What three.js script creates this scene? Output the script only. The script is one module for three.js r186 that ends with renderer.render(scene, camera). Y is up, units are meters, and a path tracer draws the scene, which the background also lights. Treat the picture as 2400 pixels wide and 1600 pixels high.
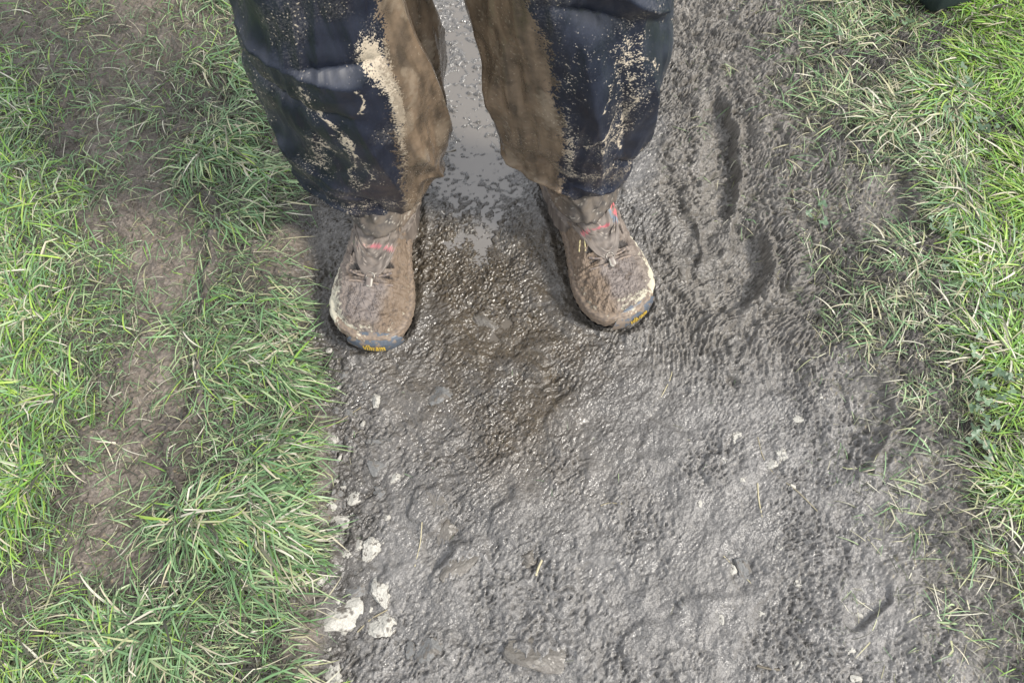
import * as THREE from 'three';
import { mergeGeometries } from 'three/addons/utils/BufferGeometryUtils.js';
import { FontLoader } from 'three/addons/loaders/FontLoader.js';
import { TextGeometry } from 'three/addons/geometries/TextGeometry.js';
import { createNoise2D, createNoise3D } from 'simplex-noise';

// ---------------------------------------------------------------- camera, sky, sun, exposure
const scene = new THREE.Scene();
const CAM_H = 1.0, TILT = 22 * Math.PI / 180, FPX = 1780;           // phone held a metre above the path, tipped 22 degrees from straight down
const camera = new THREE.PerspectiveCamera(2 * Math.atan(800 / FPX) * 180 / Math.PI, 1024 / 682, 0.05, 200);
camera.position.set(0, CAM_H, 0);
camera.rotation.x = -(Math.PI / 2 - TILT);
scene.add(camera);
const renderer = new THREE.WebGLRenderer({ antialias: true });
renderer.toneMapping = THREE.LinearToneMapping;
renderer.toneMappingExposure = 3.6;
renderer.shadowMap.enabled = true;

function rng(seed) { let a = seed >>> 0; return () => { a = (a + 0x6D2B79F5) | 0; let t = Math.imul(a ^ (a >>> 15), 1 | a); t = (t + Math.imul(t ^ (t >>> 7), 61 | t)) ^ t; return ((t ^ (t >>> 14)) >>> 0) / 4294967296; }; }
const N2 = createNoise2D(rng(11)), N3 = createNoise3D(rng(23)), M2 = createNoise2D(rng(37));
const SUN = new THREE.Vector3(0.68, 0.69, 0.15).normalize();
{
  const w = 256, h = 128, d = new Float32Array(w * h * 4), v = new THREE.Vector3();
  for (let j = 0; j < h; j++) for (let i = 0; i < w; i++) {
    const el = ((j + 0.5) / h - 0.5) * Math.PI, az = ((i + 0.5) / w - 0.5) * 2 * Math.PI, k = (j * w + i) * 4;
    v.set(Math.cos(el) * Math.cos(az), Math.sin(el), Math.cos(el) * Math.sin(az));
    let c = 0.46 + 0.08 * N3(v.x * 2.2, v.y * 3.5, v.z * 2.2) + 0.07 * N3(v.x * 6, v.y * 9, v.z * 6) + 0.16 * Math.pow(Math.max(0, v.dot(SUN)), 4);
    if (el < 0) c = 0.12;
    d[k] = c * 0.945; d[k + 1] = c * 0.985; d[k + 2] = c * 1.07; d[k + 3] = 1;
  }
  const sky = new THREE.DataTexture(d, w, h, THREE.RGBAFormat, THREE.FloatType);
  sky.mapping = THREE.EquirectangularReflectionMapping; sky.magFilter = THREE.LinearFilter; sky.needsUpdate = true;
  scene.background = sky; scene.environment = sky;
}
const sun = new THREE.DirectionalLight(0xfff8ee, 1.5);
sun.position.copy(SUN).multiplyScalar(6); sun.target.position.set(0, 0, -0.5);
sun.castShadow = true; sun.shadow.radius = 20;
Object.assign(sun.shadow.camera, { left: -2.2, right: 2.2, top: 2.2, bottom: -2.2, near: 0.5, far: 14 });
sun.shadow.mapSize.set(2048, 2048);
scene.add(sun, sun.target);

// ---------------------------------------------------------------- helpers
const lerp = (a, b, t) => a + (b - a) * t, clamp = (x, a = 0, b = 1) => Math.min(b, Math.max(a, x));
const ss = (a, b, x) => { const t = clamp((x - a) / (b - a)); return t * t * (3 - 2 * t); };
function curve(tab, x, k = 1) {                                       // piecewise linear table lookup, column k
  if (x <= tab[0][0]) return tab[0][k];
  for (let i = 1; i < tab.length; i++) if (x <= tab[i][0]) { const t = (x - tab[i - 1][0]) / (tab[i][0] - tab[i - 1][0]); return lerp(tab[i - 1][k], tab[i][k], t); }
  return tab[tab.length - 1][k];
}
function smooth(tab, x, k = 1) {                                      // Catmull-Rom through the table
  const n = tab.length; if (x <= tab[0][0]) return tab[0][k]; if (x >= tab[n - 1][0]) return tab[n - 1][k];
  let i = 1; while (x > tab[i][0]) i++;
  const p = j => tab[clamp(j, 0, n - 1)], h = tab[i][0] - tab[i - 1][0], t = (x - tab[i - 1][0]) / h;
  const m = (a, b, c) => (p(c)[k] - p(a)[k]) / Math.max(1e-6, p(c)[0] - p(a)[0]) * h;
  const m0 = m(i - 2, i - 1, i), m1 = m(i - 1, i, i + 1), t2 = t * t, t3 = t2 * t;
  return (2 * t3 - 3 * t2 + 1) * tab[i - 1][k] + (t3 - 2 * t2 + t) * m0 + (-2 * t3 + 3 * t2) * tab[i][k] + (t3 - t2) * m1;
}
const S24 = 2400 / 2352, CT = Math.cos(TILT), ST = Math.sin(TILT);
function at(x, y, h = 0) {                                            // where on the ground a thing read off the photograph (2352 x 1568) stands
  const u = (x * S24 - 1200) / FPX, v = (800 - y * S24) / FPX, dy = -CT + v * ST, dz = -ST - v * CT, t = (h - CAM_H) / dy;
  return [u * t, dz * t];
}
function plan(x, z) {                                                 // the same map the other way: ground plan coordinates
  const f = CAM_H * CT - z * ST, u = x / f, v = (-CAM_H * ST - z * CT) / f;
  return [(1200 + u * FPX) / S24, (800 - v * FPX) / S24];
}
const used = {};
function numbered(n) { const k = used[n] = (used[n] ?? -1) + 1; return k ? `${n}_${String(k).padStart(3, '0')}` : n; }
function mesh(name, geo, mat, parent) { const m = new THREE.Mesh(geo, mat); m.name = name; m.castShadow = m.receiveShadow = true; (parent || scene).add(m); return m; }
function tag(o, label, category, group, kind) { o.name = numbered(o.name); Object.assign(o.userData, { label, category }); if (group) o.userData.group = group; if (kind) o.userData.kind = kind; return o; }
function struct(o, label, category) { o.userData = { kind: 'structure', label, category }; return o; }
function group(name, x, y, z, turn = 0) { const g = new THREE.Group(); g.name = name; g.position.set(x, y, z); g.rotation.y = turn; scene.add(g); return g; }
function gridGeo(nu, nv, f, closedU, col, uvf) {                      // f(i, j) -> [x, y, z]
  const cu = closedU ? nu : nu + 1, pos = new Float32Array((nu + 1) * (nv + 1) * 3), idx = [], uv = new Float32Array((nu + 1) * (nv + 1) * 2);
  for (let j = 0; j <= nv; j++) for (let i = 0; i <= nu; i++) { const k = j * (nu + 1) + i, p = f(i / nu, j / nv); pos.set(p, k * 3); const q = uvf ? uvf(i / nu, j / nv) : [i / nu, j / nv]; uv.set(q, k * 2); }
  for (let j = 0; j < nv; j++) for (let i = 0; i < nu; i++) { const a = j * (nu + 1) + i, b = a + 1, c = a + nu + 1, d = c + 1; idx.push(a, b, d, a, d, c); }
  const g = new THREE.BufferGeometry(); g.setAttribute('position', new THREE.BufferAttribute(pos, 3)); g.setAttribute('uv', new THREE.BufferAttribute(uv, 2)); g.setIndex(idx);
  g.computeVertexNormals();
  if (closedU) { const n = g.attributes.normal; for (let j = 0; j <= nv; j++) { const a = j * (nu + 1), b = a + nu; const x = n.getX(a) + n.getX(b), y = n.getY(a) + n.getY(b), z = n.getZ(a) + n.getZ(b), l = Math.hypot(x, y, z) || 1; n.setXYZ(a, x / l, y / l, z / l); n.setXYZ(b, x / l, y / l, z / l); } }
  if (col) paint(g, col);
  return g;
}
function paint(g, col) {
  const p = g.attributes.position, n = g.attributes.normal, c = new Float32Array(p.count * 3);
  for (let k = 0; k < p.count; k++) c.set(col(p.getX(k), p.getY(k), p.getZ(k), n.getX(k), n.getY(k), n.getZ(k)), k * 3);
  g.setAttribute('color', new THREE.BufferAttribute(c, 3)); return g;
}
function nets(f, lo, hi, cell) {                                      // surface nets over a distance field
  const n = [0, 1, 2].map(a => Math.ceil((hi[a] - lo[a]) / cell) + 1), F = new Float32Array(n[0] * n[1] * n[2]), at3 = (i, j, k) => (k * n[1] + j) * n[0] + i;
  for (let k = 0; k < n[2]; k++) for (let j = 0; j < n[1]; j++) for (let i = 0; i < n[0]; i++) F[at3(i, j, k)] = f(lo[0] + i * cell, lo[1] + j * cell, lo[2] + k * cell);
  const id = new Int32Array(F.length).fill(-1), pos = [], idx = [], E = [[0, 1], [0, 2], [0, 4], [1, 3], [1, 5], [2, 3], [2, 6], [3, 7], [4, 5], [4, 6], [5, 7], [6, 7]];
  for (let k = 0; k < n[2] - 1; k++) for (let j = 0; j < n[1] - 1; j++) for (let i = 0; i < n[0] - 1; i++) {
    const v = []; let neg = 0; for (let c = 0; c < 8; c++) { const x = F[at3(i + (c & 1), j + (c >> 1 & 1), k + (c >> 2))]; v.push(x); if (x < 0) neg++; }
    if (!neg || neg === 8) continue;
    let x = 0, y = 0, z = 0, m = 0;
    for (const [a, b] of E) if ((v[a] < 0) !== (v[b] < 0)) { const t = v[a] / (v[a] - v[b]); x += lerp(a & 1, b & 1, t); y += lerp(a >> 1 & 1, b >> 1 & 1, t); z += lerp(a >> 2, b >> 2, t); m++; }
    id[at3(i, j, k)] = pos.length / 3; pos.push(lo[0] + (i + x / m) * cell, lo[1] + (j + y / m) * cell, lo[2] + (k + z / m) * cell);
  }
  for (let k = 1; k < n[2] - 1; k++) for (let j = 1; j < n[1] - 1; j++) for (let i = 1; i < n[0] - 1; i++) {
    const a = F[at3(i, j, k)] < 0;
    const q = (p0, p1, p2, p3, flip) => { if (p0 < 0 || p1 < 0 || p2 < 0 || p3 < 0) return; if (flip) idx.push(p0, p2, p1, p0, p3, p2); else idx.push(p0, p1, p2, p0, p2, p3); };
    if (a !== F[at3(i + 1, j, k)] < 0) q(id[at3(i, j - 1, k - 1)], id[at3(i, j, k - 1)], id[at3(i, j, k)], id[at3(i, j - 1, k)], !a);
    if (a !== F[at3(i, j + 1, k)] < 0) q(id[at3(i - 1, j, k - 1)], id[at3(i - 1, j, k)], id[at3(i, j, k)], id[at3(i, j, k - 1)], !a);
    if (a !== F[at3(i, j, k + 1)] < 0) q(id[at3(i - 1, j - 1, k)], id[at3(i, j - 1, k)], id[at3(i, j, k)], id[at3(i - 1, j, k)], !a);
  }
  const g = new THREE.BufferGeometry(); g.setAttribute('position', new THREE.Float32BufferAttribute(pos, 3)); g.setIndex(idx); g.computeVertexNormals();
  return g;
}
const capsule = (x, y, z, a, b, ra, rb) => { const bx = b[0] - a[0], by = b[1] - a[1], bz = b[2] - a[2], t = clamp(((x - a[0]) * bx + (y - a[1]) * by + (z - a[2]) * bz) / (bx * bx + by * by + bz * bz)); return Math.hypot(x - a[0] - bx * t, y - a[1] - by * t, z - a[2] - bz * t) - lerp(ra, rb, t); };
const smin = (a, b, k) => { const h = clamp(0.5 + 0.5 * (b - a) / k); return lerp(b, a, h) - k * h * (1 - h); };
function tube(pts, r, seg = 24, rad = 6) { return new THREE.TubeGeometry(new THREE.CatmullRomCurve3(pts.map(p => new THREE.Vector3(...p))), seg, r, rad); }

// ---------------------------------------------------------------- plan of the place (in the photograph's 2352 x 1568 pixels, 98 to a cell)
const GRASS = [
  '344346300000000001366579', '444355300000000011456689', '644457300000000011467899', '753468400000000111136899',
  '874357500000000011222589', '874346300000000001234588', '875336410000000000156678', '887457610000000000045667',
  '887447710000000000034568', '885337820000000000013468', '884368820000000000021358', '863368820000000000002248',
  '863378820000000000002335', '743578710000000000001234', '557888710000000000011223', '758888710000000000001114'].map(r => [...r].map(Number));
function grassAt(px, py) {
  const gx = clamp(px / 98 - 0.5, 0, 22.999), gy = clamp(py / 98 - 0.5, 0, 14.999), i = gx | 0, j = gy | 0, u = gx - i, v = gy - j;
  return lerp(lerp(GRASS[j][i], GRASS[j][i + 1], u), lerp(GRASS[j + 1][i], GRASS[j + 1][i + 1], u), v) / 9;
}
const EDGE_L = [[-400, 560], [0, 620], [300, 680], [500, 700], [800, 715], [1000, 755], [1300, 755], [1600, 725]];
const EDGE_R = [[-400, 1560], [0, 1700], [300, 1780], [500, 1830], [800, 1880], [1100, 2030], [1400, 2130], [1600, 2230]];
const MID = [[-400, 1040], [0, 1055], [400, 1085], [700, 1115], [1000, 1165], [1200, 1185], [1600, 1280]];
const WATER = -0.0062;
const PRINTS = [                                                     // boot prints pressed into the mud: plan x, y, half width, half length, turn, depth
  [1645, 370, 46, 150, -0.07, 0.021], [1655, 610, 100, 115, 0.15, 0.018], [400, 600, 85, 190, 0.1, 0.011], [385, 880, 75, 120, -0.1, 0.010],
  [320, 1190, 90, 180, 0.12, 0.010], [1960, 990, 62, 110, 0.3, 0.006], [1985, 1385, 40, 80, 0.7, 0.006], [2020, 480, 60, 90, 0.2, 0.010], [330, 260, 90, 150, 0.2, 0.009], [1570, 560, 38, 70, -0.2, 0.006]];
const SOLES = [[-.172, -.683, -.111], [.066, -.700, .35]], SOLE_W = [[0, .012], [.03, .036], [.12, .040], [.2, .0545], [.25, .0555], [.28, .039], [.293, .012]];
function soleEdge(x, z) {                                             // metres outside the nearer shoe's sole
  let best = 9; for (const [hx, hz, t] of SOLES) { const dx = x - hx, dz = z - hz, c = Math.cos(t), s = Math.sin(t), u = dx * c - dz * s, v = dx * s + dz * c; if (Math.abs(u) > 0.1 || v < -0.04 || v > 0.34) continue; best = Math.min(best, Math.max(Math.abs(u) - curve(SOLE_W, clamp(v, 0, .293)), (v - .293) * 0.9, -v)); }
  return best;
}
const DENTS = [[1040, 1300, 46, 100, 0.75, .006], [985, 1165, 60, 62, 0.3, .005], [1010, 1240, 40, 70, 0.7, -.006], [1240, 1510, 120, 50, 0.1, .006], [985, 1490, 60, 50, -0.4, .005], [1130, 760, 80, 60, 0.4, -.006], [1230, 830, 90, 50, -0.3, .005], [1480, 1150, 70, 110, 0.3, -.004], [1620, 1430, 110, 80, 0.2, .005], [1700, 1310, 30, 66, -0.45, -.004], [1380, 1340, 80, 60, 0.5, -.005], [1180, 1180, 60, 90, 0.6, .004], [1090, 1450, 70, 50, -0.3, -.005], [1300, 960, 60, 100, 0.5, .004], [900, 1330, 50, 40, 0.2, .005], [1560, 940, 90, 60, 0.3, -.004], [1790, 1400, 60, 100, 0.4, -.005], [1660, 1080, 60, 50, 0.1, .004], [1480, 1480, 80, 70, 0.6, .005]];
const LUGS = [[1955, 960], [1985, 985], [2015, 1005], [1965, 1010], [1998, 1035], [2030, 1050], [1960, 1055], [1990, 1078]];
const ridged = v => 1 - Math.abs(v);
function zones(x, z) {
  const [px, py] = plan(x, clamp(z, -2.2, 0.6)), qy = clamp(py, -380, 1600);
  const wob = 34 * N2(x * 8, z * 8) + 18 * N2(x * 27, z * 27);
  const eL = curve(EDGE_L, qy) + wob, eR = curve(EDGE_R, qy) + wob * 1.6;
  return { px, py: qy, left: ss(eL + 30, eL - 60, px), right: ss(eR - 130, eR + 190, px), churn: ss(1430, 1560, px + wob) * ss(1000, 720, qy + wob) , mid: px - curve(MID, qy), g: grassAt(px + wob * 0.6, qy + wob * 0.5) };
}
function groundY(x, z, full = true) {
  const q = zones(x, z), { px, py } = q, verge = Math.max(q.left, q.right);
  let y = 0.020 * q.left + 0.013 * q.right + 0.006 * q.g;
  y += 0.0035 * N2(x * 7 + 3, z * 7) * (0.4 + verge) + 0.0022 * N2(x * 17, z * 17 + 9);
  // the low, wet middle of the path
  const wet = Math.exp(-((q.mid / 130) ** 2)) * ss(690, 540, py), pool = Math.exp(-((q.mid / 120) ** 4)) * ss(640, 430, py) * (0.55 + 0.45 * ss(60, 260, py));
  y -= 0.0062 * wet + 0.0030 * pool;
  let lug = 0, inPrint = 0;
  for (const [cx, cy, a, b, t, d] of PRINTS) {
    const dx = px - cx + 9 * N2(x * 26, z * 26 + cx), dy = py - cy, c = Math.cos(t), s = Math.sin(t), u = (dx * c + dy * s) / a, v = (-dx * s + dy * c) / b, r = Math.sqrt(u * u + v * v);
    if (r > 1.7) continue;
    const sharp = 0.80 + 0.17 * u;                                    // the far (right) wall is the steep one
    y -= d * (1 - ss(sharp, sharp + 0.14, r)) * (0.55 + 0.45 * u);
    y += d * 0.38 * Math.exp(-(((r - 1.18) / 0.14) ** 2)) * (0.6 + 0.6 * u);
    inPrint = Math.max(inPrint, 1 - ss(0.75, 1.05, r));
    if (r < 0.8) { lug = 1; y += (d > 0.012 ? 0.0026 : 0.0007) * Math.sin(v * b * 0.19 + 2.5 * u + 3 * N2(x * 22, z * 22)) * ss(0.8, 0.6, r); }
  }
  for (const [cx, cy] of LUGS) { const u = (px - cx) * 0.9 + (py - cy) * 0.35, v = (py - cy) * 0.9 - (px - cx) * 0.35, r = Math.max(Math.abs(u) / 13, Math.abs(v) / 10); y -= 0.0055 * (1 - ss(0.8, 1.25, r)); }
  for (const [cx, cy, a, b, t, hgt] of DENTS) { const dx = px - cx + 14 * N2(x * 30, z * 30 + cy), dy = py - cy + 10 * N2(x * 34 + 5, z * 34), c = Math.cos(t), s = Math.sin(t), u = (dx * c + dy * s) / a, v = (-dx * s + dy * c) / b, rr = Math.sqrt(u * u + v * v); if (rr < 1.4) y += hgt * (1 - ss(0.62 + 0.2 * u, 1.02 + 0.25 * u, rr)) * (1 - 0.35 * u); }
  if (!full) return y;
  const wx = x + 0.006 * N2(x * 55, z * 55) + 0.012 * N2(x * 14, z * 14), wz = z + 0.006 * N2(x * 55 + 40, z * 55) + 0.012 * N2(x * 14 + 9, z * 14);
  const churn = Math.max(q.churn * 0.95, q.left * 0.5, q.right * 0.75) * (1 - 0.55 * inPrint), calm = 1 - 0.6 * pool, open = 1 - 0.6 * churn;
  // worm-like ridges on the path that turn and thin out, pits and grit between; lumps where it is churned
  const ang = 0.75 + 1.3 * N2(x * 3.2, z * 3.2 + 4), ca = Math.cos(ang), sa = Math.sin(ang), u = ca * wx + sa * wz, v = ca * wz - sa * wx;
  const p1 = ss(-0.35, 0.75, N2(x * 5 + 11, z * 5) + 0.35 * N2(x * 16, z * 16)), p2 = ss(-0.3, 0.7, N2(x * 6 + 40, z * 6) + 0.3 * N2(x * 19 + 4, z * 19)), wetR = Math.exp(-((q.mid / 260) ** 2)) * ss(1300, 800, py);
  y += open * calm * ((0.0008 + 0.0034 * p1 * (0.45 + wetR) + 0.0016 * wetR) * (ridged(N2(u * 34, v * 78)) - 0.62) + 0.0022 * N2(wx * 22, wz * 22 + 50) + (0.0008 + 0.0016 * p2) * N2(wx * 62 + 7, wz * 62) * (1 - 0.5 * wetR) + (0.0003 + 0.0008 * p2) * N2(wx * 140, wz * 140 + 3) * (1 - 0.6 * wetR) + 0.0013 * p2 * (ridged(N2(v * 105 + 9, u * 190)) - 0.6));
  const cr = ridged(N2(u * 26 + 3, v * 44)) ** 9, cr2 = ridged(N2(v * 60 + 30, u * 84)) ** 7;   // narrow dark cracks and drag marks
  y -= open * calm * (1 - 0.5 * wetR) * (0.0042 * cr * (0.25 + p2) + 0.0022 * cr2 * (0.3 + p1));
  y += (0.0008 * N2(x * 250, z * 250) + 0.0005 * N2(x * 360 + 8, z * 360) * (1 - wetR)) * (calm + 0.2) * (0.25 + 0.95 * ss(-0.4, 0.5, N2(x * 9 + 60, z * 9)));
  { const pit = N2(wx * 52 + 77, wz * 52); if (pit > 0.55) y -= open * 0.003 * (pit - 0.55) * (0.3 + p2); }
  if (churn > 0.02) {
    y += churn * (0.0060 * N2(wx * 18 + 5, wz * 22) + 0.0050 * N2(u * 30, v * 52 + 7) + 0.0040 * (0.55 - Math.abs(N2(wx * 70, wz * 62 + 20))) * p1 * 1.3 + 0.0026 * N2(wx * 105, wz * 105) + 0.0019 * (ridged(N2(u * 90, v * 190)) - 0.6) + 0.0011 * N2(x * 215, z * 215));
    const h = N2(wx * 33 + 90, wz * 33); if (h > 0.5) y -= churn * 0.012 * (h - 0.5);
  }
  if (pool > 0.02) { const k = N2(x * 60, z * 84), m = N2(x * 34, z * 34), k2 = N2(x * 170 + 5, z * 190); y += pool * (0.0062 * Math.max(0, k * 0.75 + 0.35 * k2 + 0.12 + 0.42 * m + 0.45 * ss(330, 540, py) + 0.42 * ss(280, 60, py))); }
  const e = soleEdge(x, z); if (e < 0.04) { y += 0.0055 * (0.6 + 0.5 * N2(x * 30, z * 30)) * Math.exp(-(((e - 0.012) / 0.008) ** 2)); if (e < 0.006) y = lerp(Math.min(y, -0.001), y, ss(-0.002, 0.006, e)); }   // mud pushed up round the soles
  return y;
}

// ---------------------------------------------------------------- ground sheet
const MUD = { path: [0.158, 0.150, 0.142], wet: [0.078, 0.062, 0.043], left: [0.178, 0.146, 0.118], right: [0.150, 0.137, 0.121], soil: [0.026, 0.022, 0.016] };
const mix3 = (a, b, t) => [lerp(a[0], b[0], t), lerp(a[1], b[1], t), lerp(a[2], b[2], t)];
let GRAIN;
function mudColor(x, z) {
  const q = zones(x, z);
  const stain = clamp(0.5 + 0.42 * N2(x * 6 + 70, z * 6) + 0.3 * N2(x * 19, z * 19 + 8)), fine = N2(x * 70, z * 70 + 33), grain = M2(x * 260, z * 260);
  let c = mix3(MUD.path, MUD.right, Math.max(q.churn, q.right));
  c = mix3(c, MUD.left, q.left);
  const wet = Math.exp(-((q.mid / 270) ** 2)) * ss(420, 560, q.py) * ss(1320, 820, q.py);
  c = mix3(c, MUD.wet, clamp(wet * (0.65 + 0.8 * stain)));
  c = mix3(c, MUD.soil, ss(0.15, 0.8, q.g + 0.12 * fine) * 0.85);
  const rim = ss(175, 20, q.px - curve(EDGE_L, q.py) + 45 * fine + 60 * (stain - 0.5)) * (1 - q.left); c = mix3(c, [0.060, 0.052, 0.042], rim * 0.75);
  const k = 1 + 0.34 * (stain - 0.5) + 0.10 * fine + 0.10 * grain;
  c = c.map(v => v * k);
  const away = Math.max(ss(1.15, 1.7, Math.abs(x)), ss(-1.35, -1.9, z), ss(0.30, 0.8, z)) * Math.max(q.left, q.right); if (away > 0) c = mix3(c, mix3([0.075, 0.125, 0.032], [0.12, 0.125, 0.06], clamp(0.4 + 0.6 * N2(x * 2, z * 2) + 0.5 * fine)), away * 0.9);   // verge grass too far off to show blades
  if (M2(x * 410 + 8, z * 410) > 0.86 && !q.left) c = mix3(c, [0.42, 0.39, 0.34], 0.55);       // grit
  if (N2(x * 190 + 50, z * 60) > 0.80 && q.left + q.right > 0.3) c = mix3(c, [0.30, 0.24, 0.12], 0.5);   // bits of dead stalk trodden in
  return c;
}
{
  const X0 = -0.92, X1 = 0.92, Z0 = -1.08, Z1 = 0.08, ST_ = 0.00185, xs = [], zs = [];
  const fill = (arr, a, b) => { const far = []; for (let d = 0.004, s = a; s > -45; s -= d, d *= 1.22) far.push(s - d); arr.push(...far.reverse()); for (let s = a; s < b; s += ST_) arr.push(s); for (let d = 0.004, s = b; s < 45; s += d, d *= 1.22) arr.push(s + d); };
  fill(xs, X0, X1); fill(zs, Z0, Z1);
  const nx = xs.length, nz = zs.length, pos = new Float32Array(nx * nz * 3), col = new Float32Array(nx * nz * 3), uv = new Float32Array(nx * nz * 2), idx = new Uint32Array((nx - 1) * (nz - 1) * 6);
  for (let j = 0; j < nz; j++) for (let i = 0; i < nx; i++) {
    const k = j * nx + i, x = xs[i], z = zs[j];
    pos[k * 3] = x; pos[k * 3 + 1] = groundY(x, z, Math.abs(x) < 1.4 && z > -1.6 && z < 0.6); pos[k * 3 + 2] = z;
    col.set(mudColor(x, z), k * 3); uv[k * 2] = (x + 1) / 2; uv[k * 2 + 1] = (z + 1.2) / 2;
  }
  let o = 0; for (let j = 0; j < nz - 1; j++) for (let i = 0; i < nx - 1; i++) { const a = j * nx + i, c = a + nx; idx[o++] = a; idx[o++] = c; idx[o++] = a + 1; idx[o++] = a + 1; idx[o++] = c; idx[o++] = c + 1; }
  const g = new THREE.BufferGeometry();
  g.setAttribute('position', new THREE.BufferAttribute(pos, 3)); g.setAttribute('color', new THREE.BufferAttribute(col, 3)); g.setAttribute('uv', new THREE.BufferAttribute(uv, 2)); g.setIndex(new THREE.BufferAttribute(idx, 1));
  g.computeVertexNormals();
  const RN = 1024, rd = new Uint8Array(RN * RN * 4);                  // how wet the mud is: a film of water where it is low and trodden
  for (let j = 0; j < RN; j++) for (let i = 0; i < RN; i++) {
    const x = (i + 0.5) / RN * 2 - 1, z = (j + 0.5) / RN * 2 - 1.2, q = zones(x, z), k = (j * RN + i) * 4;
    const wet = Math.exp(-((q.mid / 300) ** 2)) * ss(1350, 700, q.py);
    let r = lerp(0.42, 0.18, wet ** 0.6) + 0.22 * Math.max(q.left, q.right * 0.8, q.churn * 0.5) + 0.15 * N2(x * 19, z * 19) + 0.10 * N2(x * 75, z * 75);
    rd[k] = rd[k + 1] = rd[k + 2] = 255 * clamp(r, 0.1, 0.9); rd[k + 3] = 255;
  }
  const rt = new THREE.DataTexture(rd, RN, RN); rt.magFilter = THREE.LinearFilter; rt.needsUpdate = true;
  const BN = 1024, bd = new Uint8Array(BN * BN * 4), gd = new Uint8Array(BN * BN * 4);   // tileable fine grit: relief and tone of the grains
  const wrap = (fn, f) => (i, j) => { const u = i / BN, v = j / BN, e = (a, b) => fn((u + a) * f, (v + b) * f); const wu = ss(0.85, 1, u), wv = ss(0.85, 1, v); return lerp(lerp(e(0, 0), e(-1, 0), wu), lerp(e(0, -1), e(-1, -1), wu), wv); };
  const g1 = wrap(N2, 38), g2 = wrap(M2, 95), g3 = wrap(N2, 210), g4 = wrap(M2, 300);
  for (let j = 0; j < BN; j++) for (let i = 0; i < BN; i++) {
    const k = (j * BN + i) * 4, a = g1(i, j), b = g2(i, j), c = g3(i, j), d = g4(i, j), h = 0.5 + 0.24 * a + 0.2 * b + 0.14 * c;
    bd[k] = bd[k + 1] = bd[k + 2] = 255 * clamp(h); bd[k + 3] = 255;
    let t = 0.86 + 0.07 * a + 0.09 * b + 0.10 * c; if (d > 0.78) t = 1.0; if (d < -0.74) t *= 0.6; t = clamp(t);
    gd[k] = 255 * t; gd[k + 1] = 255 * t; gd[k + 2] = 253 * t; gd[k + 3] = 255;
  }
  const tile = d => { const t = new THREE.DataTexture(d, BN, BN); t.wrapS = t.wrapT = THREE.RepeatWrapping; t.repeat.set(5.3, 5.3); t.magFilter = THREE.LinearFilter; t.needsUpdate = true; return t; };
  const bt = tile(bd), gt = tile(gd); gt.colorSpace = THREE.SRGBColorSpace; GRAIN = gt.clone(); GRAIN.repeat.set(0.7, 0.5); GRAIN.needsUpdate = true;
  const m = new THREE.MeshPhysicalMaterial({ vertexColors: true, roughness: 1, roughnessMap: rt, map: gt, bumpMap: bt, bumpScale: 0.0013, ior: 1.5 });
  struct(mesh('ground', g, m), 'trodden muddy footpath with grassy verges', 'ground');
}
{ // standing water in the low middle of the path
  const g = gridGeo(60, 120, (u, v) => { const z = lerp(-1.5, -0.40, v); return [lerp(0.16, -0.22, u), WATER, z]; });
  const n = g.attributes.normal; for (let k = 0; k < n.count; k++) n.setXYZ(k, 0, 1, 0);
  const m = new THREE.MeshPhysicalMaterial({ color: new THREE.Color().setRGB(0.105, 0.092, 0.076), roughness: 0.07, ior: 1.75 });
  struct(mesh('puddle', g, m), 'shallow muddy puddle between the feet', 'puddle');
}

// ---------------------------------------------------------------- the person
const person = group('person', -0.04, 0, -0.62);
tag(person, 'person in muddy navy waterproof trousers and mud-caked trail shoes standing on the path', 'person');
const inPerson = g => g.translate(0.04, 0, 0.62);
const matte = (o = {}) => new THREE.MeshPhysicalMaterial({ vertexColors: true, roughness: 0.6, ...o });

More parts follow.
